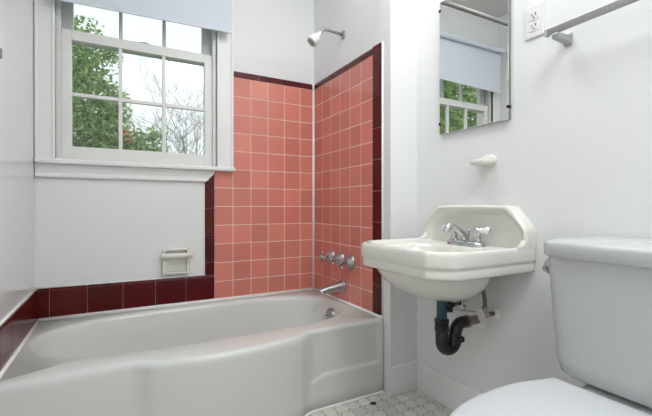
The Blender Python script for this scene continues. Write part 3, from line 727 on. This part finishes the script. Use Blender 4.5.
# ------------------------------------------------------------------ lamps and shower rod (above the frame)
def ceiling_lamp(x, y, k, mat, label):
    cl = thing('ceiling_light', (x, y, ZC-0.13), label, 'ceiling light')
    MB().lathe((x, y, ZC), (0, 0, -1), [(0.31*k, 0), (0.31*k, 0.02), (0.30*k, 0.03)], 32).build('canopy', M['chrome'], cl, auto=40)
    MB().lathe((x, y, ZC-0.03), (0, 0, -1), [(0.30*k, 0), (0.31*k, 0.02), (0.29*k, 0.055), (0.21*k, 0.082), (0.10*k, 0.096), (0.001, 0.10)], 32).build('glass_dome', mat, cl)
ceiling_lamp(-0.34, -1.12, 1.0, M['ceiling_lamp'], 'round white glass ceiling lamp above the sink')
ceiling_lamp(-0.46, -2.45, 1.2, M['fill_lamp'], 'added fill lamp shaped as a round ceiling dome behind the camera')  # no known fixture here: added to even out the wall brightness
vl = thing('vanity_light', (WS, -1.1425, 1.95), 'warm wall lamp on the wall above the mirror', 'wall lamp')
m = MB(); m.box((WS-0.025, -1.25, 1.96), (WS, -1.035, 2.05)); m.build('back_plate', M['chrome'], vl, bevel=0.005)
for y in (-1.1425,):
    MB().lathe((WS-0.025, y, 2.005), (-1, 0, 0), [(0.03, 0), (0.03, 0.02), (0.022, 0.03)], 16).build('socket', M['chrome'], vl)
    MB().ball((WS-0.098, y, 2.005), 0.055).build('globe', M['sconce_lamp'], vl)
sr = thing('shower_rod', ((WL)/2, -0.745, 2.015), 'straight metal shower curtain rod spanning the tub, above the picture', 'shower rod')
MB().lathe((WL, -0.745, 2.015), (1, 0, 0), [(0.0125, 0), (0.0125, -WL)], 16).build('rod', M['steel_rod'], sr)
for x, s in ((WL, 1), (0, -1)):
    MB().lathe((x, -0.745, 2.015), (s, 0, 0), [(0.03, 0), (0.028, 0.008), (0.016, 0.02)], 20).build('end_flange', M['chrome'], sr)

# ------------------------------------------------------------------ outdoors
m = MB(); m.box((-30, 0.16, -0.75), (30, 40, -0.70)); struct(m.build('ground', M['lawn']), 'lawn outside the window', 'ground')
def leafy(name, x, y, h, blobs, n, size, label, orange=None, trunk_r=0.09):
    t = thing(name, (x, y, -0.70), label, 'tree', 'leafy trees outside')
    rnd = random.Random(int(abs(x*100)) + int(y*10))
    m = MB(); m.tube([(x, y, -0.70), (x+0.03, y, h*0.3), (x-0.02, y+0.05, h*0.7), (x, y, h)], [trunk_r, trunk_r*0.8, trunk_r*0.5, 0.015], 10)
    for bx, by, bz, br in blobs:
        z0 = max(0.0, min(h*0.8, bz - 0.5*br - 0.4)); m.tube([(x, y, z0), ((x+bx)/2, (y+by)/2, (z0+bz)/2+0.05), (bx, by, bz)], [0.03, 0.02, 0.008], 6)
    m.build('trunk', M['bark'], t)
    V, F, mi_ = [], [], []
    tot = sum(b[3]**2 for b in blobs)
    f = MB()
    for bx, by, bz, br in blobs:
        for _ in range(int(n*br*br/tot)):
            d = Vector((rnd.gauss(0, 1), rnd.gauss(0, 1), rnd.gauss(0, 1))).normalized()*br*(rnd.random()**0.5)*1.13
            c0 = Vector((bx, by, bz)) + Vector((d.x, d.y, d.z))
            ax = Vector((rnd.gauss(0, 1), rnd.gauss(0, 1), rnd.gauss(0.3, 0.8))).normalized(); sd_ = ax.orthogonal().normalized()
            sd_ = (Matrix.Rotation(rnd.uniform(0, 2*PI), 3, ax) @ sd_); nn = ax.cross(sd_)
            L_ = size*rnd.uniform(0.7, 1.3); W_ = L_*0.22
            pts = [c0, c0+ax*L_*0.35+sd_*W_+nn*0.1*L_, c0+ax*L_*0.35-sd_*W_+nn*0.1*L_, c0+ax*L_*0.7+sd_*W_*0.8+nn*0.08*L_, c0+ax*L_*0.7-sd_*W_*0.8+nn*0.08*L_, c0+ax*L_]
            isor = 1 if (orange and (c0-Vector(orange[:3])).length < orange[3]) else 0
            f.add(pts, [(0, 1, 2), (1, 3, 4, 2), (3, 5, 4)], isor, False)
    f.build('foliage', [M['leaf'], M['leaf_orange']], t)
leafy('leafy_tree', -2.05, 5.2, 3.9, [(-2.1, 5.2, 3.1, 0.70), (-1.75, 5.0, 2.4, 0.62), (-2.3, 5.3, 2.2, 0.7), (-1.55, 4.9, 1.7, 0.55), (-2.0, 5.1, 1.2, 0.7), (-1.72, 5.1, 3.55, 0.42), (-1.62, 5.0, 2.95, 0.42), (-1.1, 4.9, 1.7, 0.40), (-0.72, 4.8, 1.85, 0.30), (-0.80, 4.9, 1.5, 0.36), (-1.32, 4.9, 2.35, 0.30), (-1.3, 4.95, 2.0, .34), (-1.22, 5.0, 3.42, 0.16), (-1.2, 4.9, 2.75, 0.16), (-0.6, 4.8, 2.1, 0.16), (-1.10, 4.85, 1.98, 0.34), (-1.2, 4.9, 2.55, 0.22), (-0.95, 4.85, 1.75, 0.34), (-0.62, 4.8, 1.65, 0.26)], 21000, 0.078,
      'leafy green tree filling the left window panes', (-1.02, 4.75, 2.03, 0.13))
leafy('leafy_tree', -5.2, 5.0, 5.5, [(-5.2, 5.0, 4.2, 1.1), (-5.7, 5.2, 3.0, 1.2), (-4.6, 4.8, 3.0, 1.1), (-5.0, 5.0, 2.0, 1.2), (-4.2, 4.8, 4.2, .9), (-6.5, 5.0, 3.4, 1.0), (-6.4, 5.0, 4.6, 0.9), (-6.3, 5.0, 2.4, 0.9)], 14000, 0.13, 'green leafy tree seen in the mirror reflection')
leafy('leafy_tree', -9.6, 5.6, 5.8, [(-9.6, 5.6, 4.4, 1.2), (-10.0, 5.4, 3.0, 1.2), (-9.0, 5.8, 3.0, 1.2), (-9.6, 5.4, 2.0, 1.2), (-8.9, 5.2, 4.6, 1.0)], 8000, 0.14, 'second green tree seen in the mirror reflection')
bt = thing('bare_tree', (0.55, 8.0, -0.70), 'leafless grey tree behind the right window panes', 'tree')
m = MB(); rnd = random.Random(5)
def branch(p, d, L_, r, depth):
    n = 4; pts = [p]; q_ = Vector(p); dd = Vector(d)
    for k in range(n):
        dd = (dd + Vector((rnd.gauss(0, .14), rnd.gauss(0, .14), rnd.gauss(0.03, .10)))).normalized(); q_ = q_ + dd*L_/n; pts.append(q_.copy())
    m.tube(pts, [r*(1-0.45*k/n) for k in range(n+1)], 5)
    if depth:
        for k in range(rnd.choice((3, 4, 4))):
            i = rnd.randint(1, n); nd = (dd + Vector((rnd.gauss(0, .55), rnd.gauss(0, .55), rnd.gauss(0.12, .35)))).normalized()
            branch(pts[i], nd, L_*rnd.uniform(0.55, 0.78), r*0.55, depth-1)
branch(Vector((0.55, 8.0, -0.70)), Vector((-0.06, 0, 1)), 2.3, 0.060, 0)
for k in range(9): branch(Vector((0.50, 8.0, 0.5+0.14*k)), Vector((rnd.gauss(0, .6), rnd.gauss(0, .4), 0.9)).normalized(), 1.6, 0.018, 4)
m.build('branches', M['bark'], bt)

# ------------------------------------------------------------------ sky, camera, colour management
w = bpy.data.worlds.new('sky'); scene.world = w; w.use_nodes = True
bg = w.node_tree.nodes['Background']; bg.inputs['Color'].default_value = (0.90, 0.96, 1.0, 1); bg.inputs['Strength'].default_value = 1.25
cam = bpy.data.cameras.new('camera'); co = bpy.data.objects.new('camera', cam); COL.objects.link(co)
cam.sensor_width = 36; cam.lens = 36*380.46/652; cam.clip_start = 0.02
co.location = (-1.1387, -2.261, 0.9042)
yaw, pitch = 0.4974, -0.003
co.rotation_euler = (PI/2 + pitch, 0, -yaw)
scene.camera = co
vs = scene.view_settings; vs.view_transform = 'Standard'; vs.look = 'None'; vs.gamma = 1; vs.use_curve_mapping = False
vs.exposure = 0.0
